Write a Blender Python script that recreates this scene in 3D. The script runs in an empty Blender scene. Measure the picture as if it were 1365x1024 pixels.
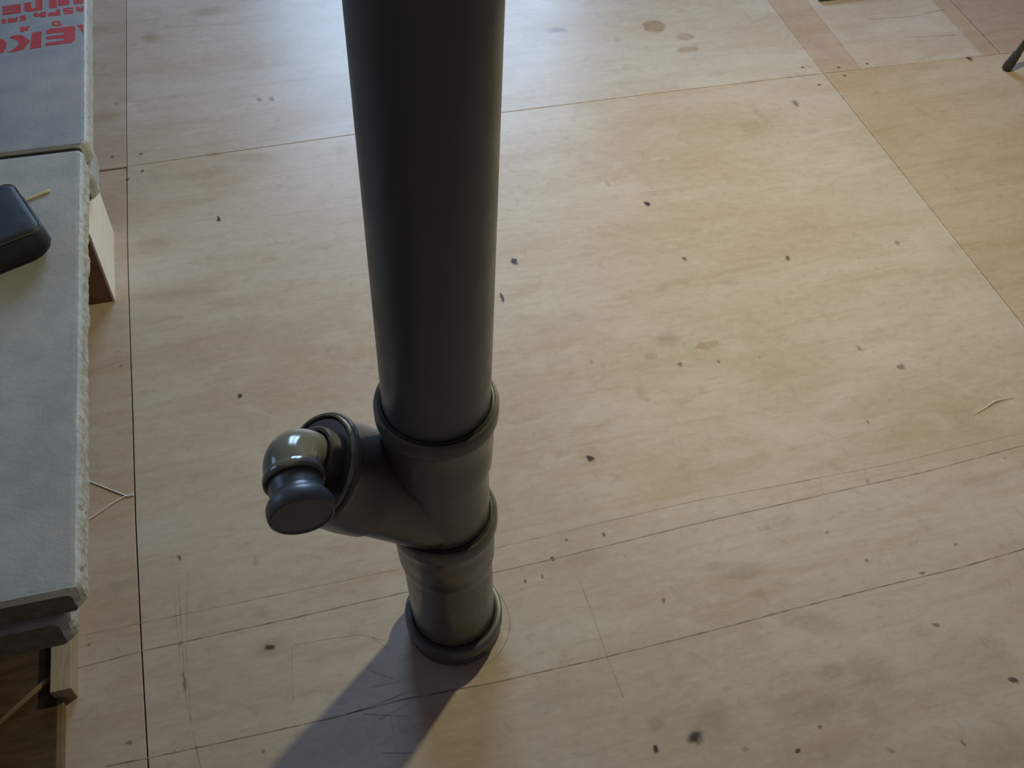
import bpy, bmesh, math, random
from mathutils import Vector, Matrix, noise
random.seed(4)
SC = bpy.context.scene
COL = SC.collection
R = math.radians

# ------------------------------------------------------------------ camera
CAM_H = 1.2934
FPX = 1337.5
PITCH, ROLL, YAW = 0.69211467, 0.06087747, -0.30755644
ROTM = Matrix.Rotation(YAW, 3, 'Z') @ Matrix.Rotation(PITCH, 3, 'X') @ Matrix.Rotation(ROLL, 3, 'Z')
cd = bpy.data.cameras.new('camera'); cam = bpy.data.objects.new('camera', cd); COL.objects.link(cam)
cd.sensor_width = 36.0; cd.lens = FPX / 1365 * 36.0; cd.clip_start = 0.02; cd.clip_end = 60
cam.matrix_world = Matrix.Translation((0, 0, CAM_H)) @ ROTM.to_4x4()
SC.camera = cam
SC.view_settings.view_transform = 'Standard'
SC.view_settings.look = 'None'
SC.view_settings.gamma = 1.0
SC.view_settings.use_curve_mapping = False
SC.view_settings.exposure = 0.0

# ------------------------------------------------------------------ world and lights
w = bpy.data.worlds.new('world'); SC.world = w; w.use_nodes = True
bg = w.node_tree.nodes['Background']
bg.inputs[0].default_value = (1.0, 0.85, 0.88, 1); bg.inputs[1].default_value = 0.075

def area(name, loc, rot, sx, sy, col, e):
    l = bpy.data.lights.new(name, 'AREA'); l.shape = 'RECTANGLE'; l.size = sx; l.size_y = sy
    l.color = col; l.energy = e
    o = bpy.data.objects.new(name, l); COL.objects.link(o); o.location = loc; o.rotation_euler = rot
    return o
# two panes of the window in the far wall, and the bulb hanging in the room
area('window_daylight', (0.52, 4.72, 1.90), (R(-90), 0, 0), 0.70, 1.70, (0.46, 0.68, 1.0), 58)
area('window_daylight', (1.34, 4.72, 1.90), (R(-90), 0, 0), 0.70, 1.70, (0.46, 0.68, 1.0), 58)
area('side_window_daylight', (-2.86, 2.75, 1.75), (0, R(-90), 0), 1.30, 1.30, (0.42, 0.62, 1.0), 15)
bl = bpy.data.lights.new('ceiling_bulb', 'POINT'); bl.shadow_soft_size = 0.03; bl.color = (0.99, 0.89, 0.51); bl.energy = 42
bo = bpy.data.objects.new('ceiling_bulb', bl); COL.objects.link(bo); bo.location = (0.94, 1.375, 1.17)

# ------------------------------------------------------------------ helpers
def at(x, y, z=0.0):
    """the point at height z seen at a pixel of the photograph"""
    d = ROTM @ Vector(((x - 682.5) / FPX, -(y - 512) / FPX, -1.0))
    t = (z - CAM_H) / d.z
    return Vector((d.x * t, d.y * t, z))

def link(name, me, mat=None, parent=None, smooth=False):
    o = bpy.data.objects.new(name, me); COL.objects.link(o)
    if mat: me.materials.append(mat)
    if smooth:
        for p in me.polygons: p.use_smooth = True
    if parent: o.parent = parent
    return o

def obj(name, bm, mat=None, parent=None, smooth=False, sharp=None):
    bmesh.ops.recalc_face_normals(bm, faces=bm.faces[:])
    me = bpy.data.meshes.new(name); bm.to_mesh(me); bm.free()
    o = link(name, me, mat, parent, smooth)
    if sharp is not None:
        me.set_sharp_from_angle(angle=R(sharp))
    return o

def tag(o, label=None, cat=None, kind=None, group=None):
    if label: o['label'] = label
    if cat: o['category'] = cat
    if kind: o['kind'] = kind
    if group: o['group'] = group
    return o

def thing(name, label, cat, loc=(0, 0, 0), group=None):
    o = bpy.data.objects.new(name, None); COL.objects.link(o); o.location = loc
    o.empty_display_size = 0.05
    tag(o, label, cat, None, group)
    return o

def frame(d, up=Vector((0, 0, 1))):
    d = Vector(d).normalized()
    if abs(d.dot(up)) > 0.98: up = Vector((0, 1, 0))
    u = up.cross(d).normalized(); v = d.cross(u)
    return d, u, v

def lathe(bm, prof, org, d, n=64, bend=None, close=False):
    """revolve (s, r) about the line org + s*d"""
    org = Vector(org); d, u, v = frame(d)
    rings = []
    for s, r in prof:
        ring = []
        if r < 1e-6:
            p = org + d * s
            ring = [bm.verts.new(bend(p) if bend else p)]
        else:
            for k in range(n):
                a = 2 * math.pi * k / n
                p = org + d * s + u * (r * math.cos(a)) + v * (r * math.sin(a))
                ring.append(bm.verts.new(bend(p) if bend else p))
        rings.append(ring)
    for a, b in zip(rings, rings[1:] + ([rings[0]] if close else [])):
        for k in range(n):
            k2 = (k + 1) % n
            if len(a) == 1 and len(b) == 1: continue
            if len(a) == 1: bm.faces.new((a[0], b[k], b[k2]))
            elif len(b) == 1: bm.faces.new((a[k], a[k2], b[0]))
            else: bm.faces.new((a[k], a[k2], b[k2], b[k]))
    return bm

def sweep(bm, pts, radii, n=16, cap=True):
    rings = []
    up = None
    for i, p in enumerate(pts):
        a = pts[max(0, i - 1)]; b = pts[min(len(pts) - 1, i + 1)]
        d = (Vector(b) - Vector(a)).normalized()
        if up is None:
            _, u, v = frame(d)
        else:
            u = (up - d * up.dot(d)).normalized(); v = d.cross(u)
        up = u
        r = radii[i] if isinstance(radii, (list, tuple)) else radii
        rings.append([bm.verts.new(Vector(p) + u * (r * math.cos(2 * math.pi * k / n)) + v * (r * math.sin(2 * math.pi * k / n))) for k in range(n)])
    for a, b in zip(rings, rings[1:]):
        for k in range(n):
            bm.faces.new((a[k], a[(k + 1) % n], b[(k + 1) % n], b[k]))
    if cap:
        bm.faces.new(rings[0][::-1]); bm.faces.new(rings[-1])
    return bm

def prism(bm, poly, z0, z1, bev=0.0):
    """vertical prism of a plan outline, top edge chamfered by bev"""
    n = len(poly)
    lo = [bm.verts.new((p[0], p[1], z0)) for p in poly]
    mid = [bm.verts.new((p[0], p[1], z1 - bev)) for p in poly]
    rows = [lo, mid]
    if bev > 0:
        ins = []
        for i in range(n):
            a, b, c = Vector(poly[i - 1][:2]), Vector(poly[i][:2]), Vector(poly[(i + 1) % n][:2])
            e1 = (b - a).normalized(); e2 = (c - b).normalized()
            n1 = Vector((-e1.y, e1.x)); n2 = Vector((-e2.y, e2.x))
            m = (n1 + n2); m = m / max(0.3, m.dot(n1))
            q = b + m * bev
            ins.append(bm.verts.new((q.x, q.y, z1)))
        rows.append(ins)
    for a, b in zip(rows, rows[1:]):
        for k in range(n):
            bm.faces.new((a[k], a[(k + 1) % n], b[(k + 1) % n], b[k]))
    bm.faces.new(lo[::-1]); bm.faces.new(rows[-1])
    return bm

def box(bm, x0, x1, y0, y1, z0, z1, bev=0.0):
    vs = [bm.verts.new((x, y, z)) for z in (z0, z1) for y in (y0, y1) for x in (x0, x1)]
    fs = [(0, 2, 3, 1), (4, 5, 7, 6), (0, 1, 5, 4), (1, 3, 7, 5), (3, 2, 6, 7), (2, 0, 4, 6)]
    nf = [bm.faces.new([vs[i] for i in f]) for f in fs]
    if bev > 0:
        es = list({e for f in nf for e in f.edges})
        bmesh.ops.bevel(bm, geom=es, offset=bev, segments=2, affect='EDGES', profile=0.6)
    return bm

# ------------------------------------------------------------------ materials
class NT:
    def __init__(s, name):
        s.m = bpy.data.materials.new(name); s.m.use_nodes = True
        s.t = s.m.node_tree; s.t.nodes.clear()
        s.out = s.n('ShaderNodeOutputMaterial'); s.b = s.n('ShaderNodeBsdfPrincipled')
        s.l(s.b.outputs[0], s.out.inputs[0])
    def n(s, ty, **kw):
        nd = s.t.nodes.new(ty)
        for k, v in kw.items(): setattr(nd, k, v)
        return nd
    def l(s, a, b): s.t.links.new(a, b)
    def pos(s, obj_=False):
        if obj_: return s.n('ShaderNodeTexCoord').outputs['Object']
        return s.n('ShaderNodeNewGeometry').outputs['Position']
    def noise(s, vec, scale, detail=3, rough=0.55, dist=0.0, stretch=None, rotz=0.0):
        if stretch or rotz:
            mp = s.n('ShaderNodeMapping'); mp.inputs['Scale'].default_value = stretch or (1, 1, 1)
            mp.inputs['Rotation'].default_value = (0, 0, rotz)
            s.l(vec, mp.inputs[0]); vec = mp.outputs[0]
        nz = s.n('ShaderNodeTexNoise'); nz.inputs['Scale'].default_value = scale
        nz.inputs['Detail'].default_value = detail; nz.inputs['Roughness'].default_value = rough
        nz.inputs['Distortion'].default_value = dist
        s.l(vec, nz.inputs['Vector']); return nz.outputs['Fac']
    def ramp(s, fac, a, b, lo=0.0, hi=1.0):
        mr = s.n('ShaderNodeMapRange'); mr.interpolation_type = 'SMOOTHSTEP'
        mr.inputs[1].default_value = a; mr.inputs[2].default_value = b
        mr.inputs[3].default_value = lo; mr.inputs[4].default_value = hi
        s.l(fac, mr.inputs[0]); return mr.outputs[0]
    def math(s, op, a, b=None):
        m = s.n('ShaderNodeMath', operation=op)
        for i, v in enumerate((a, b)):
            if v is None: continue
            if isinstance(v, (int, float)): m.inputs[i].default_value = v
            else: s.l(v, m.inputs[i])
        return m.outputs[0]
    def mix(s, fac, a, b, mode='MIX'):
        m = s.n('ShaderNodeMix', data_type='RGBA', blend_type=mode)
        for idx, v in ((0, fac), (6, a), (7, b)):
            if isinstance(v, (int, float)): m.inputs[idx].default_value = v
            elif isinstance(v, tuple): m.inputs[idx].default_value = (*v, 1) if len(v) == 3 else v
            else: s.l(v, m.inputs[idx])
        return m.outputs[2]
    def bump(s, h, strength, dist):
        b = s.n('ShaderNodeBump'); b.inputs['Strength'].default_value = strength; b.inputs['Distance'].default_value = dist
        s.l(h, b.inputs['Height']); s.l(b.outputs[0], s.b.inputs['Normal'])

def simple(name, a, b, scale=30, rough=0.5, spec=0.5, bumps=None, metal=0.0, stretch=None, obj_=True, coat=0.0):
    t = NT(name); p = t.pos(obj_)
    f = t.noise(p, scale, 4, 0.6, stretch=stretch)
    t.l(t.mix(t.ramp(f, 0.3, 0.7), a, b), t.b.inputs['Base Color'])
    t.b.inputs['Roughness'].default_value = rough
    t.b.inputs['Specular IOR Level'].default_value = spec
    t.b.inputs['Metallic'].default_value = metal
    t.b.inputs['Coat Weight'].default_value = coat
    if bumps: t.bump(t.noise(p, bumps[0], 3, 0.6, stretch=stretch), bumps[1], bumps[2])
    return t.m

# marks lying on the plywood: (px, py, half length px, half width px, angle in degrees on the floor, strength, softness)
DARK = [  # knots, burns and black specks
 (291, 292, 5, 4, 0, .9, .6), (320, 527, 7, 4, 10, .9, .6), (240, 744, 5, 3, 0, .7, .5), (360, 864, 9, 5, 10, .9, .7),
 (862, 272, 5, 3, 0, .95, .5), (686, 349, 8, 4, 0, .95, .5), (787, 611, 9, 5, 5, 1., .5), (669, 397, 3, 7, 0, .9, .4),
 (912, 345, 4, 3, 0, .7, .5), (1050, 345, 5, 3, 0, .7, .5), (873, 998, 8, 7, 0, .95, .7), (928, 984, 12, 9, 20, .95, .9),
 (1062, 1000, 7, 4, 10, .8, .5), (1092, 970, 4, 3, 0, .7, .6), (1229, 763, 7, 2, 5, .6, .6), (1292, 78, 6, 3, 10, .8, .7),
 (1248, 833, 8, 3, -30, .6, .7), (1353, 908, 9, 3, -35, .8, .6), (1284, 991, 4, 5, 0, .55, .7), (884, 801, 6, 4, -40, .6, .7),
 (737, 745, 5, 3, 0, .8, .5), (700, 775, 3, 3, 0, .7, .5), (723, 769, 3, 3, 0, .6, .5), (805, 713, 3, 3, 0, .8, .5),
 (1061, 138, 6, 4, 10, .6, .8), (743, 40, 14, 4, 10, .45, .9), (1273, 725, 4, 2, 0, .6, .6), (1156, 749, 4, 3, 0, .5, .6),
 (1196, 324, 6, 3, 10, .5, .8), (1202, 490, 8, 4, 50, .55, .8), (1145, 463, 5, 5, 30, .4, .8), (995, 999, 7, 3, 5, .3, .7),
 (345, 133, 5, 3, 0, .5, .6), (362, 132, 5, 3, 0, .5, .6), (118, 860, 5, 3, 0, .45, .7), (172, 989, 9, 3, -15, .6, .7), (350, 1002, 6, 4, 10, .5, .7),
 (246, 908, 3, 13, 4, .6, .7), (906, 485, 4, 3, 0, .6, .7), (958, 482, 3, 3, 0, .55, .7), (240, 858, 6, 3, 0, .5, .6),
 (120, 240, 4, 3, 0, .5, .6), (1340, 612, 4, 2, 0, .4, .6), (1103, 710, 4, 3, 0, .45, .6), (1157, 563, 3, 3, 0, .45, .6), (755, 720, 3, 2, 0, .6, .6)]
BROWN = [  # drip stains and yellowed spots
 (872, 35, 15, 8, 0, .85, .25), (914, 49, 12, 5, 0, .55, .4), (917, 66, 16, 4, 0, .6, .35), (823, 53, 7, 4, 0, .45, .6),
 (943, 460, 18, 5, 8, .6, .3), (868, 475, 10, 5, 0, .45, .6), (810, 245, 5, 4, 0, .5, .5), (855, 524, 9, 10, 0, .35, .8), (862, 532, 7, 4, 0, .4, .6),
 (1000, 170, 20, 12, 0, .25, 1.), (1010, 150, 6, 14, 15, .25, .9), (890, 455, 18, 7, 0, .38, .9), (855, 465, 6, 8, 0, .3, .8),
 (750, 605, 14, 5, -8, .35, .9), (787, 610, 22, 12, 0, .35, 1.), (286, 206, 12, 4, 5, .5, .8), (200, 50, 14, 7, 5, .6, .9), (270, 232, 40, 8, 8, .35, 1.),
 (340, 210, 30, 7, 6, .25, 1.), (205, 325, 25, 14, 5, .28, 1.), (250, 390, 60, 12, 12, .25, 1.), (330, 400, 60, 10, 8, .25, 1.), (760, 500, 12, 4, 0, .25, .9), (700, 560, 26, 4, 4, .22, 1.),
 (360, 866, 20, 14, 0, .4, 1.), (342, 751, 6, 6, 0, .4, .8), (1280, 500, 30, 10, 10, .2, 1.), (430, 328, 30, 6, 8, .25, 1.), (140, 155, 30, 10, 5, .4, 1.),
 (130, 40, 30, 6, 5, .3, 1.), (1140, 40, 30, 10, 5, .3, 1.), (1240, 90, 30, 4, 0, .3, 1.), (280, 15, 26, 6, 6, .45, .9), (1090, 60, 16, 12, 0, .3, 1.),
 (360, 345, 14, 5, 4, .3, 1.), (455, 200, 10, 5, 0, .3, .9)]
GREY = [  # dirty scuffs
 (990, 762, 34, 12, -12, .45, .9), (1012, 792, 14, 9, -20, .3, .9), (958, 755, 26, 6, 5, .35, .9), (950, 960, 36, 24, 25, .55, 1.),
 (875, 965, 14, 12, 0, .5, .9), (1085, 830, 50, 16, -25, .45, .9), (1110, 895, 26, 14, 10, .5, .9), (1165, 900, 34, 36, 20, .45, .9),
 (1090, 945, 60, 20, 10, .45, 1.), (1160, 945, 18, 18, 0, .4, .9), (740, 930, 50, 22, 5, .25, 1.), (780, 745, 30, 12, 10, .28, 1.),
 (890, 448, 16, 7, 0, .4, .9), (820, 425, 22, 5, -5, .3, .9), (885, 382, 12, 4, 20, .35, .9), (975, 377, 14, 5, 0, .3, .9),
 (1230, 845, 20, 12, 0, .3, 1.), (1080, 175, 14, 4, 0, .3, .9), (700, 425, 30, 6, 5, .2, 1.), (1040, 500, 26, 7, 5, .28, 1.),
 (1300, 870, 60, 30, 0, .25, 1.), (1345, 1000, 60, 40, 0, .4, 1.), (1100, 1000, 90, 16, 5, .2, 1.), (1150, 690, 40, 10, 8, .18, 1.), (1040, 700, 30, 14, 0, .22, 1.),
 (1310, 640, 50, 10, 5, .3, 1.), (165, 130, 16, 6, 5, .35, .9), (210, 235, 20, 7, 5, .25, 1.), (890, 592, 20, 5, 10, .25, 1.), (960, 558, 16, 5, -20, .3, .9), (1110, 555, 16, 8, 0, .2, 1.),
 (160, 780, 30, 8, 15, .3, 1.), (900, 950, 40, 8, 8, .25, 1.), (1050, 930, 40, 8, 5, .3, 1.), (960, 690, 60, 5, 8, .18, 1.), (800, 700, 60, 6, 8, .15, 1.)]

def plywood():
    t = NT('plywood'); P = t.pos()
    # slightly wandering coordinates so that the marks are not perfect ovals
    nz = t.n('ShaderNodeTexNoise'); nz.inputs['Scale'].default_value = 60; nz.inputs['Detail'].default_value = 5
    t.l(P, nz.inputs['Vector'])
    sub = t.n('ShaderNodeVectorMath', operation='SUBTRACT'); t.l(nz.outputs['Color'], sub.inputs[0]); sub.inputs[1].default_value = (.5, .5, .5)
    sc = t.n('ShaderNodeVectorMath', operation='SCALE'); t.l(sub.outputs[0], sc.inputs[0]); sc.inputs['Scale'].default_value = 0.016
    add = t.n('ShaderNodeVectorMath', operation='ADD'); t.l(P, add.inputs[0]); t.l(sc.outputs[0], add.inputs[1])
    W = add.outputs[0]
    chain = {'P': P, 'W': W, 'n': 0}
    def marks(lst):
        acc = None
        for px, py, a, b, ang, st, soft in lst:
            c = at(px, py)
            ra = (at(px + a, py) - at(px - a, py)).length / 2 * (0.74 if max(a, b) < 10 else 1.1)
            rb = (at(px, py + b) - at(px, py - b)).length / 2 * 1.1
            key = 'W' if max(a, b) > 3 else 'P'
            if abs(ang) > 12:
                mp = t.n('ShaderNodeMapping', vector_type='TEXTURE')
                mp.inputs['Location'].default_value = (c.x, c.y, 0)
                mp.inputs['Rotation'].default_value = (0, 0, R(ang - 3))
                mp.inputs['Scale'].default_value = (ra, rb, 1.0)
                t.l(chain[key], mp.inputs[0])
            else:
                mp = t.n('ShaderNodeVectorMath', operation='MULTIPLY_ADD')
                t.l(chain[key], mp.inputs[0]); mp.inputs[1].default_value = (1 / ra, 1 / rb, 1); mp.inputs[2].default_value = (-c.x / ra, -c.y / rb, 0)
            ln = t.n('ShaderNodeVectorMath', operation='LENGTH'); t.l(mp.outputs[0], ln.inputs[0])
            v = t.ramp(ln.outputs['Value'], 1.0 - 0.85 * soft, 1.0 + 0.25 * soft, st, 0.0)
            acc = v if acc is None else t.math('MAXIMUM', acc, v)
            chain['n'] += 1
            if chain['n'] % 7 == 0:   # let the next few marks wait for these, which keeps the shader's stack short
                for k in 'PW':
                    q = t.n('ShaderNodeVectorMath', operation='MULTIPLY_ADD')
                    t.l(acc, q.inputs[0]); q.inputs[1].default_value = (0, 0, 1e-6); t.l(chain[k], q.inputs[2]); chain[k] = q.outputs[0]
        return acc
    # clouding, grain streaks and pores of the veneer, running across the room
    cloud = t.noise(P, 3.2, 5, 0.55, 0.6, stretch=(0.6, 1.5, 1))
    cloud2 = t.noise(P, 11, 5, 0.6, 0.8, stretch=(0.7, 1.3, 1), rotz=0.2)
    grain = t.noise(P, 16, 5, 0.62, 0.5, stretch=(0.22, 2.2, 1), rotz=-0.03)
    fine = t.noise(P, 130, 4, 0.65, 0.0, stretch=(0.16, 1.4, 1))
    swirl = t.noise(P, 24, 6, 0.66, 1.1)
    c = t.mix(t.ramp(cloud, 0.32, 0.68), (0.43, 0.35, 0.285), (0.49, 0.43, 0.39))
    c = t.mix(t.math('MULTIPLY', t.ramp(grain, 0.45, 0.75), 0.55), c, (0.385, 0.295, 0.21))
    c = t.mix(t.math('MULTIPLY', t.ramp(cloud2, 0.48, 0.72), 0.45), c, (0.52, 0.47, 0.43))
    c = t.mix(t.math('MULTIPLY', t.ramp(fine, 0.5, 0.75), 0.30), c, (0.34, 0.26, 0.18))
    c = t.mix(t.math('MULTIPLY', t.ramp(swirl, 0.54, 0.70), 0.34), c, (0.31, 0.255, 0.21))
    mot = t.noise(P, 75, 5, 0.7, 0.4, stretch=(0.6, 1.2, 1))
    c = t.mix(t.math('MULTIPLY', t.ramp(mot, 0.5, 0.72), 0.30), c, (0.33, 0.27, 0.215))
    c = t.mix(t.math('MULTIPLY', t.ramp(mot, 0.5, 0.3), 0.22), c, (0.60, 0.53, 0.47))
    oi = t.n('ShaderNodeObjectInfo')
    c = t.mix(1.0, c, oi.outputs['Color'], 'MULTIPLY')
    br, gr, dk = marks(BROWN), marks(GREY), marks(DARK)
    mott = t.ramp(t.noise(P, 60, 4, 0.7, 1.0), 0.3, 0.7, 0.55, 1.0)
    c = t.mix(t.math('MULTIPLY', br, mott), c, (0.25, 0.155, 0.085))
    c = t.mix(t.math('MULTIPLY', t.math('MULTIPLY', gr, mott), 0.85), c, (0.20, 0.155, 0.115))
    # scattered small specks of dirt
    vo = t.n('ShaderNodeTexVoronoi', feature='F1'); vo.inputs['Scale'].default_value = 17; vo.inputs['Randomness'].default_value = 1
    t.l(W, vo.inputs['Vector'])
    sp = t.ramp(vo.outputs['Distance'], 0.02, 0.10, 1.0, 0.0)
    rnd = t.n('ShaderNodeSeparateColor'); t.l(vo.outputs['Color'], rnd.inputs[0])
    sp = t.math('MULTIPLY', sp, t.ramp(rnd.outputs[0], 0.72, 1.0, 0.0, 0.6))
    c = t.mix(sp, c, (0.14, 0.10, 0.075))
    c = t.mix(dk, c, (0.030, 0.022, 0.020))
    t.l(c, t.b.inputs['Base Color'])
    # sanded wood: matt from above, glossier at a grazing angle
    lw = t.n('ShaderNodeLayerWeight'); lw.inputs[0].default_value = 0.5
    ro = t.ramp(lw.outputs['Facing'], 0.12, 0.50, 0.52, 0.28)
    ro = t.math('ADD', ro, t.ramp(t.noise(P, 7, 4, 0.6), 0.3, 0.7, -0.02, 0.03))
    t.l(ro, t.b.inputs['Roughness'])
    t.b.inputs['Specular IOR Level'].default_value = 0.19
    hh = t.math('ADD', t.math('MULTIPLY', fine, 0.5), t.noise(P, 9, 3, 0.5))
    t.bump(hh, 0.12, 0.0015)
    return t.m

M_ply = plywood()
M_sub = simple('dark_underfloor', (0.03, 0.022, 0.016), (0.05, 0.035, 0.025), 20, 0.9)
M_pencil = simple('pencil_graphite', (0.12, 0.10, 0.09), (0.34, 0.275, 0.225), 38, 0.6, 0.3, obj_=False)
M_pencil2 = simple('faint_pencil_graphite', (0.24, 0.19, 0.155), (0.41, 0.335, 0.265), 38, 0.6, 0.3, obj_=False)
M_screw = simple('black_screw_steel', (0.02, 0.018, 0.018), (0.06, 0.05, 0.045), 300, 0.5)

# ------------------------------------------------------------------ floor
bm = bmesh.new(); box(bm, -2.95, 3.4, -1.2, 4.75, -0.05, -0.0185)
floor = obj('floor', bm, M_sub); tag(floor, 'plywood sheets laid edge to edge as a bare subfloor', 'floor', 'structure')

def jl(y):   # the left joint wanders a few millimetres
    pts = [(-1.3, -.268), (.40, -.276), (.525, -.2815), (.70, -.2845), (.895, -.2862), (1.087, -.285), (1.30, -.2843), (1.52, -.283), (1.95, -.2755), (2.38, -.266), (4.75, -.205)]
    for (y0, x0), (y1, x1) in zip(pts, pts[1:]):
        if y <= y1: return x0 + (x1 - x0) * (y - y0) / (y1 - y0)
    return pts[-1][1]
def jt(x):   # the long joint across the room
    pts = [(-2.95, 1.70), (-.328, 1.735), (-.28, 1.740), (.174, 1.750), (.498, 1.761), (.899, 1.760), (1.262, 1.755), (1.566, 1.749), (1.72, 1.744), (3.4, 1.70)]
    for (x0, y0), (x1, y1) in zip(pts, pts[1:]):
        if x <= x1: return y0 + (y1 - y0) * (x - x0) / (x1 - x0)
    return pts[-1][1]
XR = 1.2625; YN, YF, XL, XX = -1.2, 4.75, -2.95, 3.4
ys_n = [YN, .40, .525, .70, .895, 1.087, 1.30, 1.52]
def sheet(poly, tone, name='plywood_sheet', z0=-0.018, bev=0.0007):
    bm = bmesh.new(); prism(bm, poly, z0, 0.0, bev)
    o = obj(name, bm, M_ply, floor); o.color = (*tone, 1); return o
g = 0.0013
# near row
sheet([(XL, YN)] + [(jl(y) - g, y) for y in ys_n] + [(jl(1.735) - g, 1.735 - .0005), (XL, 1.70)], (0.94, 0.88, 0.82))
sheet([(jl(y) + g * .5, y) for y in [YN]] + [(XR - .0006, YN), (XR - .0006, 1.7545), (.899, 1.7595), (.498, 1.7605), (.174, 1.7495), (jl(1.74) + .0004, 1.7395)] + [(jl(y) + g * (.5 if y < 1.1 else .2), y) for y in ys_n[:0:-1]], (1.0, 1.0, 1.0))
sheet([(XR + .0006, YN), (XX, YN), (XX, 1.6995), (1.72, 1.7435), (1.566, 1.7485), (XR + .0006, 1.7545)], (0.93, 0.84, 0.74))
# far row
sheet([(XL, 1.7015), (jl(1.74) - .0006, jt(-.29) + .0006), (jl(1.95) - .0006, 1.95), (jl(2.38) - .0006, 2.38), (jl(4.75) - .0006, YF), (XL, YF)], (0.90, 0.86, 0.84))
sheet([(jl(1.74) + .0006, jt(-.28) + .0006), (.174, 1.7508), (.498, 1.7618), (.899, 1.7608), (XR - .0008, 1.7560), (1.2750, 2.40), (1.30, YF), (jl(4.75) + .0006, YF), (jl(2.38) + .0006, 2.38), (jl(1.95) + .0006, 1.95)], (1.0, 1.02, 1.06))
xa, xb, xc = 1.357, 1.675, 1.722
sheet([(XR, 1.7560), (xa, 1.7535), (xa + .02, 2.40), (xa + .05, YF), (1.3012, YF), (1.2762, 2.40)], (0.92, 0.80, 0.76))
sheet([(xa + .0008, 1.7535), (xb, 1.7460), (xb + .02, 2.40), (xb + .05, YF), (xa + .0508, YF), (xa + .0208, 2.40)], (1.0, 0.98, 1.0))
sheet([(xb + .0008, 1.7460), (xc, 1.7445), (xc + .025, 2.40), (xc + .06, YF), (xb + .0508, YF), (xb + .0208, 2.40)], (0.86, 0.74, 0.66))
sheet([(xc + .004, 1.7445), (XX, 1.7008), (XX, YF), (xc + .064, YF), (xc + .029, 2.40)], (0.84, 0.72, 0.68))

# the walls beyond the picture: the one opposite with its two-pane window, the one on the left with its own
M_wall = simple('plain_wall_plaster', (0.38, 0.34, 0.29), (0.44, 0.40, 0.34), 6, 0.8, 0.3)
M_frm = simple('window_frame_paint', (0.60, 0.60, 0.58), (0.68, 0.68, 0.66), 6, 0.4)
bm = bmesh.new()
for b_x in ((-2.95, .14, 0, 3), (1.72, 3.4, 0, 3), (.14, 1.72, 0, 1.02), (.14, 1.72, 2.78, 3)): box(bm, b_x[0], b_x[1], 4.76, 4.92, b_x[2] - 0.05, b_x[3])
tag(obj('wall_back', bm, M_wall), kind='structure', label='plain plaster wall with the two-pane window', cat='wall')
bm = bmesh.new()
for b_x in ((-1.2, 2.08, 0, 3), (3.42, 4.76, 0, 3), (2.08, 3.42, 0, 1.08), (2.08, 3.42, 2.42, 3)): box(bm, -3.1, -2.96, b_x[0], b_x[1], b_x[2] - 0.05, b_x[3])
tag(obj('wall_left', bm, M_wall), kind='structure', label='plain plaster wall with one window', cat='wall')
bm = bmesh.new()
for b_x in ((.14, .168, 1.02, 2.78), (.872, .988, 1.02, 2.78), (1.692, 1.72, 1.02, 2.78), (.168, .872, 1.02, 1.045), (.988, 1.692, 1.02, 1.045), (.168, .872, 2.755, 2.78), (.988, 1.692, 2.755, 2.78)): box(bm, b_x[0], b_x[1], 4.77, 4.85, b_x[2], b_x[3], 0.002)
tag(obj('window_1', bm, M_frm), kind='structure', label='two-pane window frame', cat='window')

def strip(pts, wd, z, mat, name='pencil_line'):
    """a thin drawn mark lying on the floor"""
    bm = bmesh.new(); L = []; Rr = []
    P = [Vector((p.x, p.y)) for p in pts]
    for i, p in enumerate(P):
        d = (P[min(i + 1, len(P) - 1)] - P[max(i - 1, 0)]).normalized(); n = Vector((-d.y, d.x))
        k = wd * (0.5 + 0.25 * math.sin(i * 2.3 + p.x * 40))
        L.append((p + n * k)); Rr.append((p - n * k))
    prism(bm, [(q.x, q.y) for q in Rr] + [(q.x, q.y) for q in L[::-1]], 0.00003, z)
    o = obj(name, bm, mat, floor); return o
def px(pts, step=22):
    out = []
    for (x0, y0), (x1, y1) in zip(pts, pts[1:]):
        n = max(1, int(math.hypot(x1 - x0, y1 - y0) / step))
        out += [at(x0 + (x1 - x0) * k / n, y0 + (y1 - y0) * k / n) for k in range(n)]
    return out + [at(*pts[-1])]
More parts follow.
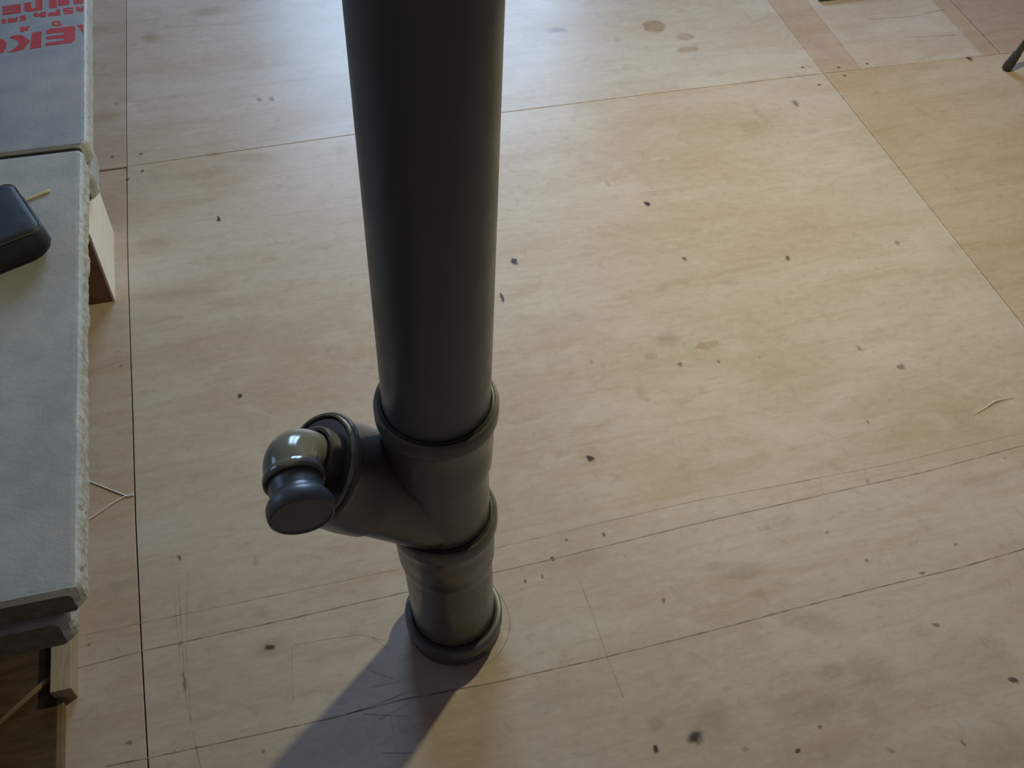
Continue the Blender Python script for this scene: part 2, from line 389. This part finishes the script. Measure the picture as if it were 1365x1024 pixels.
LINES = [
 ([(140, 1022), (196, 1011), (300, 989), (440, 958), (540, 932), (660, 910), (800, 878), (960, 838), (1060, 811), (1200, 776), (1280, 757), (1368, 731)], 0.0016, 0),
 ([(104, 891), (190, 868), (290, 846), (400, 822), (530, 792), (660, 763), (735, 746), (925, 699), (1100, 659), (1230, 630), (1368, 593)], 0.0014, 0),
 ([(104, 848), (187, 831), (340, 799), (430, 780), (525, 760), (660, 731), (780, 702), (925, 668), (1080, 640)], 0.0010, 1),
 ([(1060, 643), (1180, 620), (1368, 576)], 0.0008, 1),
 ([(773, 775), (790, 820), (812, 882), (831, 930)], 0.0009, 1),
 ([(393, 860), (430, 853), (480, 846), (516, 855)], 0.0008, 1), ([(389, 862), (389, 900), (391, 935)], 0.0007, 1),
 ([(494, 894), (533, 909), (493, 916)], 0.0008, 0), ([(455, 955), (500, 940), (545, 922)], 0.0008, 0),
 ([(484, 952), (545, 955)], 0.0008, 0), ([(521, 955), (528, 1000)], 0.0007, 1), ([(510, 1004), (553, 1004)], 0.0009, 0),
 ([(505, 960), (560, 930), (620, 917)], 0.0007, 1), ([(497, 850), (520, 868)], 0.0008, 1),
 ([(238, 770), (243, 860), (248, 930), (262, 1000), (268, 1024)], 0.0009, 1), ([(251, 762), (248, 870), (255, 960)], 0.0007, 1), ([(232, 790), (240, 880)], 0.0006, 1),
 ([(120, 102), (168, 95)], 0.0016, 1), ([(118, 496), (150, 485), (176, 478)], 0.0012, 1),
 ([(1155, 26), (1215, 22), (1262, 12)], 0.003, 1), ([(1205, 50), (1270, 47), (1330, 44)], 0.0022, 1)]
for pts, wd, f in LINES: strip(px(pts), wd, 0.00012, (M_pencil, M_pencil2)[f])
# pencilled circle round the foot of the pipe
bx_, by_ = 0.119 + 0.0155, 0.624 - 0.003
strip([Vector((bx_ + 0.004 + 0.0735 * math.cos(R(a)), by_ + 0.0735 * math.sin(R(a)), 0)) for a in range(-75, 70, 5)], 0.0009, 0.00012, M_pencil, 'pencil_line')
# screws at the corners of the sheets
def screw_bm():
    bm = bmesh.new(); lathe(bm, [(-0.0030, 0.0), (-0.0030, 0.0034), (0.0001, 0.0036), (0.0004, 0.0032), (0.0004, 0.0018), (-0.0006, 0.0012), (-0.0006, 0)], (0, 0, 0), (0, 0, 1), 14); return bm
s0 = obj('screw', screw_bm(), M_screw, floor); first = True
for x, y in [(150, 209), (188, 205), (190, 228), (170, 239), (1070, 90), (1118, 90), (1156, 85), (1126, 101), (1092, 113)]:
    o = s0 if first else s0.copy()
    if not first: COL.objects.link(o)
    first = False
    p = at(x, y); o.location = (p.x, p.y, 0)

# ------------------------------------------------------------------ drain pipe
def pvc(name, a, b, rough=0.34):
    t = NT(name); P = t.pos(True)
    c = t.mix(t.ramp(t.noise(P, 9, 3), 0.3, 0.7), a, b)
    du = t.noise(P, 140, 4, 0.7)
    c = t.mix(t.math('MULTIPLY', t.ramp(du, 0.62, 0.8), 0.25), c, (0.22, 0.20, 0.18))
    t.l(c, t.b.inputs['Base Color'])
    t.l(t.ramp(t.noise(P, 25, 4), 0.3, 0.7, rough - 0.04, rough + 0.06), t.b.inputs['Roughness'])
    t.b.inputs['Specular IOR Level'].default_value = 0.7
    t.bump(t.noise(P, 35, 2), 0.04, 0.001)
    return t.m
M_pvc = pvc('grey_pipe_plastic', (0.072, 0.080, 0.086), (0.086, 0.092, 0.096), 0.36)
M_fit = pvc('grey_fitting_plastic', (0.082, 0.078, 0.066), (0.10, 0.095, 0.08), 0.27)
M_elb = pvc('light_grey_elbow_plastic', (0.13, 0.135, 0.12), (0.15, 0.15, 0.13), 0.12)
M_seal = simple('black_rubber_seal', (0.012, 0.012, 0.012), (0.03, 0.03, 0.028), 80, 0.4)
M_lub = simple('pale_lubricant_film', (0.30, 0.32, 0.25), (0.16, 0.17, 0.13), 120, 0.15)

PX, PY = 0.11922, 0.62401
RIGHT = Vector((math.cos(R(-10.8)), math.sin(R(-10.8)), 0))
def bend(p):  # the lower fittings lean a little
    k = 0.0455 * max(0.0, 0.36 - p.z) if p.z < 0.36 else 0.0
    return Vector(p) + RIGHT * k
pipe = thing('drain_pipe', 'tall dark grey plastic waste pipe standing on the plywood floor with a capped side branch', 'pipe', (PX, PY, 0))
POFF = Vector((PX, PY, 0))
def part(name, bm, mat, parent=pipe, sharp=35):
    o = obj(name, bm, mat, parent, True, sharp)
    o.matrix_parent_inverse = Matrix.Translation(-POFF) if parent is pipe else Matrix()
    return o
O = Vector((PX, PY, 0))
def seat(z, r=0.0635, h=0.020, inner=0.0555):
    """bead of a socket: from the socket wall up over the lip and down inside"""
    return [(z - h - 0.006, r - 0.0045), (z - h, r - 0.0022), (z - h + 0.003, r), (z - 0.004, r), (z - 0.0012, r - 0.0012), (z, r - 0.0035), (z - 0.0005, inner + 0.0028), (z - 0.006, inner + 0.0012), (z - 0.02, inner + 0.0010)]
# long pipe
bm = bmesh.new(); lathe(bm, [(0.42, 0.050), (0.42, 0.055), (1.2, 0.055), (2.30, 0.055), (2.30, 0.0518), (0.42, 0.0518)], O, (0, 0, 1), 96)
part('upper_pipe', bm, M_pvc)
# branch axis
PHI = R(184); BZ = 0.305; BL = 0.182
A = Vector((math.cos(PHI) * math.cos(R(45)), math.sin(PHI) * math.cos(R(45)), math.sin(R(45))))
BO = Vector((PX, PY, BZ))
# wye fitting
bm = bmesh.new()
lathe(bm, [(0.255, 0.0515), (0.255, 0.0548), (0.300, 0.0553), (0.385, 0.0555), (0.400, 0.0560), (0.4025, 0.0588), (0.44, 0.0595)] + seat(0.502, 0.0637, 0.022) + [(0.45, 0.0562), (0.43, 0.052)], O, (0, 0, 1), 96, bend)
lathe(bm, [(0.0, 0.0545), (0.100, 0.0552), (0.112, 0.0560), (0.115, 0.0585), (0.14, 0.0592)] + seat(BL, 0.0620, 0.0075) + [(BL - 0.035, 0.0562), (BL - 0.05, 0.052)], BO, A, 96)
wye = part('wye_fitting', bm, M_fit)
# lower socket piece
bm = bmesh.new()
lathe(bm, [(0.010, 0.0520), (0.010, 0.0550), (0.10, 0.0553), (0.185, 0.0556), (0.2005, 0.0560), (0.206, 0.0592), (0.25, 0.0600)] + seat(0.296, 0.0645, 0.022) + [(0.25, 0.056), (0.22, 0.052)], O, (0, 0, 1), 96, bend)
part('lower_pipe', bm, M_fit)
# floor socket
bm = bmesh.new()
lathe(bm, [(0.0, 0.056), (0.0, 0.0628), (0.004, 0.0640)] + seat(0.044, 0.0662, 0.022), O, (0, 0, 1), 96, bend)
part('floor_socket', bm, M_pvc)
# rubber seals showing in the mouths of the sockets
for z, ri in ((0.5025, 0.0555), (0.2965, 0.0556), (0.0445, 0.0556)):
    bm = bmesh.new(); lathe(bm, [(z - 0.004, ri), (z + 0.0005, ri + 0.0002), (z + 0.0012, ri + 0.0015), (z + 0.0003, ri + 0.0034), (z - 0.004, ri + 0.0034)], O, (0, 0, 1), 72, bend)
    s = part('rubber_seal', bm, M_seal)
# reducer in the branch mouth
bm = bmesh.new()
lathe(bm, [(BL - 0.03, 0.050), (BL - 0.03, 0.0548), (BL - 0.003, 0.0550), (BL - 0.0005, 0.0546), (BL + 0.001, 0.0530), (BL + 0.001, 0.030), (BL + 0.001, 0.0)], BO, A, 80)
AU = frame(A)[1]; AV = frame(A)[2]
EOFF = AV * 0.014
lathe(bm, [(BL, 0.0), (BL, 0.0310), (BL + 0.010, 0.0305), (BL + 0.0115, 0.0325), (BL + 0.0175, 0.0325), (BL + 0.019, 0.031), (BL + 0.0185, 0.0275), (BL + 0.012, 0.0265)], BO + EOFF, A, 64)
part('reducer', bm, M_fit)
bm = bmesh.new(); lathe(bm, [(BL - 0.0015, 0.0562), (BL + 0.0035, 0.0563), (BL + 0.0035, 0.0585), (BL - 0.0015, 0.0590)], BO, A, 72, close=True)
part('lubricant_ring', bm, M_lub)['label'] = 'pale greenish smear of lubricant around the branch mouth'
# elbow
PSI = R(-2)
Bd = (AU * math.cos(PSI) + AV * math.sin(PSI)).normalized()
E0 = BO + EOFF + A * (BL + 0.015)
RB = 0.026
pts, rad = [], []
for s in (0.0, 0.006): pts.append(E0 + A * s); rad.append(0.0252 + 0.0 * s)
cen = E0 + A * 0.008 + Bd * RB
for k in range(0, 13):
    th = R(90) * k / 12
    pts.append(cen - Bd * (RB * math.cos(th)) + A * (RB * math.sin(th))); rad.append(0.0250 + 0.0038 * math.sin(th * 0.5 + .2))
E1 = pts[-1]
for s in (0.006,): pts.append(E1 + Bd * s); rad.append(0.0288)
bm = bmesh.new(); sweep(bm, pts, rad, 48)
lathe(bm, [(0.004, 0.020), (0.004, 0.0290), (0.008, 0.0305), (0.014, 0.0305), (0.0152, 0.0295), (0.0145, 0.027), (0.010, 0.0262)], E1, Bd, 56)
elbow = part('elbow', bm, M_elb, pipe, 50)
bm = bmesh.new()
lathe(bm, [(0.008, 0.0), (0.008, 0.0265), (0.030, 0.0265), (0.034, 0.0275), (0.038, 0.0310), (0.042, 0.0325), (0.050, 0.0325), (0.0540, 0.0312), (0.0550, 0.0290), (0.0535, 0.0278), (0.0535, 0.0)], E1, Bd, 64)
part('end_plug', bm, M_pvc, pipe, 40)

# ------------------------------------------------------------------ foam boards stacked on blocks
def foam(name, a, b):
    t = NT(name); P = t.pos()
    nrm = t.n('ShaderNodeNewGeometry').outputs['Normal']; sx = t.n('ShaderNodeSeparateXYZ'); t.l(nrm, sx.inputs[0])
    c = t.mix(t.ramp(t.noise(P, 14, 5, 0.6), 0.3, 0.7), a, b)
    c = t.mix(t.math('MULTIPLY', t.ramp(t.noise(P, 5, 4, 0.6), 0.5, 0.75), 0.35), c, (0.36, 0.33, 0.27))
    pits = t.ramp(t.noise(P, 110, 3, 0.6), 0.60, 0.68)
    c = t.mix(t.math('MULTIPLY', pits, t.ramp(sx.outputs[0], 0.3, 0.8, 0.06, 0.6)), c, (0.20, 0.19, 0.14))
    t.l(c, t.b.inputs['Base Color']); t.b.inputs['Roughness'].default_value = 0.55
    t.bump(t.noise(P, 160, 4, 0.7), 0.35, 0.002)
    return t.m
M_foam = foam('worn_white_foam', (0.265, 0.285, 0.295), (0.35, 0.36, 0.355))
M_foam2 = foam('clean_white_foam', (0.20, 0.22, 0.25), (0.26, 0.27, 0.295))
M_cut = foam('fresh_cut_foam', (0.32, 0.345, 0.36), (0.42, 0.44, 0.45))
M_end = simple('brown_foam_end', (0.15, 0.13, 0.10), (0.22, 0.20, 0.16), 60, 0.8, 0.2, (120, 0.4, 0.001))  # board ends are coloured darker and browner than the top
M_red = simple('red_print', (0.32, 0.022, 0.030), (0.40, 0.035, 0.042), 90, 0.5)

def slab(name, x0, x1, y0, y1, z0, z1, mat, seed, rag=0.0025, rnd=0.004, xe=None, label=None, group=None):
    """foam board swept along y; its right side and its ends are ragged"""
    bm = bmesh.new(); th = z1 - z0
    ny = max(6, int((y1 - y0) / 0.006)); prev = None; first_row = None
    for j in range(ny + 1):
        y = y0 + (y1 - y0) * j / ny
        xr = x1 if xe is None else xe(y)
        dend = min(y - y0, y1 - y)
        cr = 0.012 * max(0, 1 - dend / 0.014) ** 2
        zr = 0.004 * max(0, 1 - dend / 0.008) ** 2
        prof = [(x0, z0), (x0, z1 - zr)]
        for k in range(1, 7): prof.append((x0 + (xr - 0.02 - x0) * k / 6, z1 - zr))
        prof += [(xr - 0.010 - cr, z1 - zr), (xr - rnd - cr, z1 - 0.0004 - zr), (xr - 0.3 * rnd - cr, z1 - 0.3 * rnd - zr), (xr - cr, z1 - rnd - zr)]
        for k in range(1, 7): prof.append((xr - cr, z1 - rnd + (z0 + rnd * .6 - (z1 - rnd)) * k / 6))
        prof += [(xr - rnd * .6 - cr, z0), (xr - 0.02, z0)]
        row = []
        for i, (x, z) in enumerate(prof):
            side = max(0.0, 1 - abs(x - (xr - cr)) / 0.008) if i >= 8 else 0
            nv = noise.noise_vector(Vector((seed, y * 75, z * 75))); nv2 = noise.noise_vector(Vector((seed + 9, y * 260, z * 260 + i)))
            bite = min(0, noise.noise(Vector((seed + 3, y * 28, z * 18))) + 0.18)
            dx = side * (nv.x * rag + nv2.x * rag * 0.8 + bite * rag * 2)
            dz = side * nv2.z * rag * 0.5
            dy = 0.0
            if j in (0, ny): dy = rag * 1.4 * noise.noise(Vector((seed + 5, x * 40, z * 60)))
            row.append(bm.verts.new((x + dx, y + dy, z + (dz if 0 < i < len(prof) - 1 else 0))))
        n = len(row)
        if prev:
            for i in range(n):
                fc = bm.faces.new((prev[i], prev[(i + 1) % n], row[(i + 1) % n], row[i]))
                if 8 < i < n - 2: fc.material_index = 1
        else: first_row = row
        prev = row
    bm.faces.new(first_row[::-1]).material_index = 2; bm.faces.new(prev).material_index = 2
    bmesh.ops.triangulate(bm, faces=[f for f in bm.faces if len(f.verts) > 4])
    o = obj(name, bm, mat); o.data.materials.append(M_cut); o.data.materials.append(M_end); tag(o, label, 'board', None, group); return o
ZT = 0.250; ZM = 0.209; ZB = 0.157
def lin(a, b): return lambda y: a.x + (b.x - a.x) * (y - a.y) / (b.y - a.y)
q0, q1 = at(101, 788, ZT), at(108, 195, ZT)
YG = q1.y
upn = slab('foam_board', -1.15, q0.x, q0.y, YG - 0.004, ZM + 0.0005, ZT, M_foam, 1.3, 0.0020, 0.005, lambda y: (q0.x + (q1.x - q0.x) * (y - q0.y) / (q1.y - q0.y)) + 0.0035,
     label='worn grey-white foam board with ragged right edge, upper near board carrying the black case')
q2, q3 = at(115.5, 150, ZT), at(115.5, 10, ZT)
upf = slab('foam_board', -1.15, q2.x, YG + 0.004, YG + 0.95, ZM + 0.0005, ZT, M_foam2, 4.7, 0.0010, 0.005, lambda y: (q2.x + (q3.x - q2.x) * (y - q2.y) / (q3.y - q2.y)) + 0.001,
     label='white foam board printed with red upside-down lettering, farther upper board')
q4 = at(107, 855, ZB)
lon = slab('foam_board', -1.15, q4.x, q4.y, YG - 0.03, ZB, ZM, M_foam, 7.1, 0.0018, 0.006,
     label='brown-ended foam board recessed under the ragged near board at the lower left')
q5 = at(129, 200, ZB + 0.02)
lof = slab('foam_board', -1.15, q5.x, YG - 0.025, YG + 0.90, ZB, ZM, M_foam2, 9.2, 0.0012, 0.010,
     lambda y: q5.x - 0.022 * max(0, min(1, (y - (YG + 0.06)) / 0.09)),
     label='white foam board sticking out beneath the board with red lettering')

# lettering printed on the far board: outlines in a 10.5x enlargement of the photograph's corner
LET = [
 [(-90, 560), (0, 548), (60, 562), (90, 600), (82, 680), (40, 738), (0, 748), (-90, 755), (-90, 700), (-10, 690), (10, 650), (0, 610), (-90, 615)],
 [(130, 525), (200, 497), (310, 495), (425, 575), (330, 690), (250, 715), (115, 740), (205, 680), (275, 610), (238, 565)],
 [(452, 458), (586, 440), (575, 662), (420, 690)],
 [(650, 425), (700, 402), (1030, 365), (1052, 380), (1050, 560), (1000, 600), (635, 645), (640, 602), (885, 565), (895, 538), (650, 552), (655, 515), (898, 478), (895, 452), (650, 477)],
 [(1080, 350), (1204, 338), (1200, 495), (1168, 472)],
 [(282, 380), (335, 372), (345, 398), (368, 372), (418, 362), (398, 420), (362, 432), (345, 418), (340, 442), (285, 448)],
 [(22, 275), (85, 262), (88, 325), (30, 335)], [(108, 262), (160, 250), (160, 270), (180, 268), (180, 246), (200, 242), (200, 262), (222, 260), (222, 240), (250, 234), (252, 302), (112, 322)],
 [(272, 230), (360, 212), (366, 280), (278, 300), (280, 272), (320, 268), (320, 255), (276, 258)],
 [(470, 188), (520, 180), (545, 200), (590, 165), (645, 160), (645, 235), (580, 245), (560, 225), (520, 240), (478, 232)],
 [(665, 190), (720, 175), (785, 170), (790, 130), (845, 128), (845, 212), (680, 228)],
 [(885, 118), (1022, 100), (1024, 122), (940, 132), (942, 145), (1024, 138), (1026, 185), (890, 202), (890, 180), (960, 172), (960, 162), (888, 166)],
 [(1060, 95), (1110, 90), (1130, 130), (1150, 85), (1204, 82), (1204, 155), (1165, 160), (1140, 160), (1100, 160), (1068, 140)],
 [(30, 90), (290, 55), (292, 178), (40, 215), (36, 180), (190, 158), (190, 145), (36, 165), (34, 128), (190, 108), (190, 98), (32, 118)],
 [(340, 45), (435, 30), (440, 120), (505, 108), (500, -60), (595, -70), (592, 140), (400, 168), (340, 150)],
 [(685, -60), (790, -70), (800, 105), (690, 118)], [(812, -40), (975, -60), (972, 62), (935, 72), (815, 82)], [(1030, -60), (1204, -70), (1204, 42), (1030, 60)],
]
def letter(poly, holes=None):
    bm = bmesh.new()
    P = [at(x / 10.5, y / 10.5, ZT) for x, y in poly]
    xm = lin(q2, q3)
    vs = [(min(p.x, xm(p.y) - 0.006), p.y) for p in P]
    ar = sum(vs[i - 1][0] * vs[i][1] - vs[i][0] * vs[i - 1][1] for i in range(len(vs)))
    if ar < 0: vs = vs[::-1]
    from mathutils.geometry import tessellate_polygon
    lo = [bm.verts.new((x, y, ZT - 0.0002)) for x, y in vs]; hi = [bm.verts.new((x, y, ZT + 0.0004)) for x, y in vs]
    for tri in tessellate_polygon([[Vector((x, y, 0)) for x, y in vs]]):
        for L__ in (lo, hi):
            try: bm.faces.new([L__[i] for i in tri])
            except ValueError: pass
    for k in range(len(vs)): bm.faces.new((lo[k], lo[(k + 1) % len(vs)], hi[(k + 1) % len(vs)], hi[k]))
    return obj('printed_letter', bm, M_red, upf)
for L_ in LET: letter(L_)
ring = [(795 + 72 * math.cos(R(a)), 330 + 38 * math.sin(R(a))) for a in range(0, 331, 15)] + [(795 + 34 * math.cos(R(a)), 330 + 16 * math.sin(R(a))) for a in range(330, -1, -15)]
letter(ring)

# support blocks
M_lam = simple('white_laminate', (0.72, 0.69, 0.66), (0.80, 0.77, 0.74), 8, 0.45)
M_chip = simple('brown_particle_board', (0.22, 0.12, 0.075), (0.30, 0.175, 0.11), 40, 0.8, 0.2, (150, 0.4, 0.001))
M_brown = simple('brown_board', (0.055, 0.032, 0.016), (0.095, 0.058, 0.030), 18, 0.6, 0.3, (60, 0.2, 0.001), stretch=(1, 6, 1))
M_edge = simple('brown_edge_wood', (0.17, 0.11, 0.06), (0.23, 0.15, 0.085), 30, 0.6, 0.3)
M_pine = simple('pale_pine', (0.30, 0.24, 0.16), (0.38, 0.31, 0.21), 30, 0.6, 0.3, (80, 0.2, 0.001), stretch=(8, 1, 1))
a_, b_ = at(150, 402), at(155, 308)
def block(x0, x1, y0, y1, label):
    t = thing('support_block', label, 'block', ((x0 + x1) / 2, y0, 0))
    inv = Matrix.Translation((-(x0 + x1) / 2, -y0, 0))
    bm = bmesh.new(); box(bm, x0, x1 - 0.0042, y0, y1, 0.0, ZB - 0.0002, 0.0008)
    o = obj('core', bm, M_chip, t); o.matrix_parent_inverse = inv
    bm = bmesh.new(); box(bm, x1 - 0.004, x1, y0, y1, 0.0, ZB - 0.0002, 0.0006)
    o = obj('white_facing', bm, M_lam, t); o.matrix_parent_inverse = inv
    return t
block(a_.x - 0.20, (a_.x + b_.x) / 2, a_.y, b_.y, 'brown particle-board block with white side face, showing under the foam boards')
block(-0.95, -0.60, 0.90, 1.05, 'block hidden under the near end of the foam boards')
block(-1.05, -0.75, 1.95, 2.15, 'block hidden under the far end of the foam boards')

# wooden pieces lying under the near corner
pa = at(104, 930, 0.0)
bm = bmesh.new(); box(bm, pa.x - 0.026, pa.x, pa.y, pa.y + 0.34, 0.0, 0.030, 0.001)
o = obj('wooden_batten', bm, M_pine); tag(o, 'pale wooden batten lying on the floor under the foam board corner', 'batten')
pb = at(84, 975, 0.012)
bm = bmesh.new(); box(bm, pb.x - 0.60, pb.x - 0.0085, -0.15, pa.y + 0.24, 0.0, 0.012, 0.0008)
o = obj('brown_panel', bm, M_brown); tag(o, 'dark brown wooden panel lying on the floor at the bottom left corner', 'panel')
bm = bmesh.new(); box(bm, pb.x - 0.0082, pb.x, -0.15, pa.y + 0.24, 0.0, 0.0122, 0.0008)
e_ = obj('edge_strip', bm, M_edge, o); e_['label'] = 'lighter brown edge strip'
c0, c1 = at(-60, 1018, 0.016), at(70, 901, 0.016)
dd = (c1 - c0).normalized(); nn = Vector((-dd.y, dd.x, 0)) * 0.0035
c1 = c0 + dd * ((c1 - c0).length)
bm = bmesh.new(); prism(bm, [tuple(c0 - nn)[:2], tuple(c1 - nn)[:2], tuple(c1 + nn)[:2], tuple(c0 + nn)[:2]], 0.012, 0.018, 0.0005)
o = obj('thin_lath', bm, M_edge); tag(o, 'thin light lath lying diagonally on the brown panel', 'lath')

# ------------------------------------------------------------------ black case on the foam board
M_case = simple('black_case_fabric', (0.010, 0.012, 0.018), (0.016, 0.018, 0.022), 60, 0.6, 0.5, (300, 0.3, 0.001))
M_lid = simple('blue_black_case_fabric', (0.010, 0.014, 0.024), (0.018, 0.025, 0.038), 60, 0.58, 0.5, (300, 0.3, 0.001))
M_zip = simple('black_zip_tape', (0.006, 0.006, 0.007), (0.014, 0.014, 0.015), 200, 0.6)
M_pipe_ = simple('olive_piping', (0.06, 0.055, 0.045), (0.09, 0.08, 0.065), 60, 0.35)
zc = ZT + 0.052
k0, k1, k2 = at(57, 303, zc), at(36, 233, zc), at(0, 325, zc)
ex = (k0 - k2).normalized(); ey = Vector((-ex.y, ex.x, 0)); ly = (k1 - k0).dot(ey)
CL, CW = 0.115, ly
base = k0 - ex * CL / 2 + ey * CW / 2; base.z = ZT
case = thing('black_case', 'small black zipped case with rounded corners lying on the foam board', 'case', tuple(base))
def rrect(hx, hy, r, n=8):
    out = []
    for cx_, cy_, a0 in ((hx - r, hy - r, 0), (-hx + r, hy - r, 90), (-hx + r, -hy + r, 180), (hx - r, -hy + r, 270)):
        for k in range(n + 1):
            a = R(a0 + 90 * k / n); out.append((cx_ + r * math.cos(a), cy_ + r * math.sin(a)))
    return out
def shell(bm, levels):
    rows = []
    for ins, z in levels:
        rows.append([bm.verts.new(ex * x + ey * y + Vector((0, 0, z))) for x, y in rrect(CL / 2 - ins, CW / 2 - ins, 0.016 - min(ins, 0.010) * .5)])
    n = len(rows[0])
    for a, b in zip(rows, rows[1:]):
        for k in range(n): bm.faces.new((a[k], a[(k + 1) % n], b[(k + 1) % n], b[k]))
    bm.faces.new(rows[0][::-1]); bm.faces.new(rows[-1]); return bm
bm = bmesh.new(); shell(bm, [(0.008, 0.0), (0.003, 0.003), (-0.003, 0.012), (-0.0045, 0.0205)]); obj('case_base', bm, M_case, case, True, 60)
bm = bmesh.new(); shell(bm, [(-0.0045, 0.0235), (-0.0035, 0.033), (-0.0005, 0.044), (0.0015, 0.0495), (0.004, 0.0518), (0.010, 0.0528), (0.020, 0.0535), (0.028, 0.0540)]); obj('case_lid', bm, M_lid, case, True, 60)
bm = bmesh.new(); shell(bm, [(-0.003, 0.0203), (-0.0062, 0.0212), (-0.0062, 0.0228), (-0.003, 0.0237)]); obj('zip_tape', bm, M_zip, case)
bm = bmesh.new(); pr = rrect(CL / 2 - 0.0002, CW / 2 - 0.0002, 0.0155)
sweep(bm, [ex * x + ey * y + Vector((0, 0, 0.0492)) for x, y in pr + pr[:1]], 0.0010, 8); obj('piping', bm, M_pipe_, case, True)
# brass rod
M_brass = simple('brass', (0.90, 0.78, 0.42), (0.98, 0.88, 0.55), 50, 0.25, 0.6, None, 0.2)
r0, r1 = at(34, 266, ZT + 0.004), at(66, 252.5, ZT + 0.004)
bm = bmesh.new(); dr = (r1 - r0)
lathe(bm, [(0, 0), (0, 0.0014), (0.001, 0.0019), (dr.length - 0.010, 0.0019), (dr.length - 0.009, 0.0023), (dr.length - 0.001, 0.0023), (dr.length, 0.0012), (dr.length, 0)], r0 - Vector((0, 0, .0016)), dr, 20)
o = obj('brass_rod', bm, M_brass, None, True, 40); tag(o, 'thin shiny brass rod poking out from behind the black case', 'rod')

# ------------------------------------------------------------------ small things on the floor
M_cord = simple('white_plastic_cord', (0.75, 0.76, 0.80), (0.85, 0.86, 0.90), 50, 0.4)
bm = bmesh.new()
cp = [(96, 631), (122, 643), (150, 654), (170, 662), (178, 660), (177, 658), (168, 661), (150, 671), (122, 690), (96, 704)]
pp = []
for i in range(len(cp) - 1):
    for k in range(3): pp.append(at(cp[i][0] + (cp[i + 1][0] - cp[i][0]) * k / 3, cp[i][1] + (cp[i + 1][1] - cp[i][1]) * k / 3, 0.0011))
sweep(bm, pp, 0.0009, 8)
o = obj('cord', bm, M_cord, None, True); tag(o, 'thin white cord folded into a point on the floor beside the foam board', 'cord')
M_spl = simple('pale_splinter', (0.70, 0.62, 0.50), (0.82, 0.75, 0.62), 50, 0.5)
bm = bmesh.new()
sp_ = [at(1296, 554, 0.0008), at(1310, 546, 0.001), at(1326, 535, 0.0022), at(1338, 532, 0.0018), at(1352, 530, 0.0008)]
sweep(bm, sp_, [0.0003, 0.0007, 0.0011, 0.0008, 0.0003], 6)
o = obj('wood_splinter', bm, M_spl); tag(o, 'pale curved wood splinter lying on the floor near the right edge', 'splinter')

# stand leg at the top right
M_blk = simple('black_painted_metal', (0.02, 0.02, 0.022), (0.04, 0.038, 0.036), 40, 0.35)
M_rub = simple('black_rubber_foot', (0.02, 0.02, 0.02), (0.035, 0.033, 0.03), 90, 0.6)
f0 = at(1344, 88, 0.010); f1 = at(1372, 50, 0.085)
dl = (f1 - f0).normalized()
leg = thing('stand_leg', 'black metal stand leg ending in a rubber foot at the upper right edge', 'leg', (f0.x, f0.y, 0))
inv = Matrix.Translation((-f0.x, -f0.y, 0))
bm = bmesh.new(); lathe(bm, [(-0.010, 0.0), (-0.010, 0.0085), (-0.007, 0.0112), (0.004, 0.0118), (0.020, 0.0105), (0.034, 0.0095), (0.035, 0.0085), (0.035, 0.0)], f0, dl, 24)
o = obj('rubber_foot', bm, M_rub, leg, True, 40); o.matrix_parent_inverse = inv
bm = bmesh.new(); lathe(bm, [(0.02, 0.0), (0.02, 0.0078), (0.9, 0.0078), (0.9, 0)], f0, dl, 24)
o = obj('tube', bm, M_blk, leg, True, 40); o.matrix_parent_inverse = inv
# dark slab at the very top edge
d0, d1 = at(1092, 3, 0.0), at(1206, 1.0, 0.0)
M_dk = simple('dark_blue_grey_plastic', (0.03, 0.035, 0.05), (0.05, 0.055, 0.07), 30, 0.4)
bm = bmesh.new(); box(bm, d0.x, d1.x, d0.y, d0.y + 0.22, 0.0, 0.014, 0.003)
o = obj('dark_plate', bm, M_dk); tag(o, 'flat dark blue-grey plate lying on the floor at the top edge of the picture', 'plate')
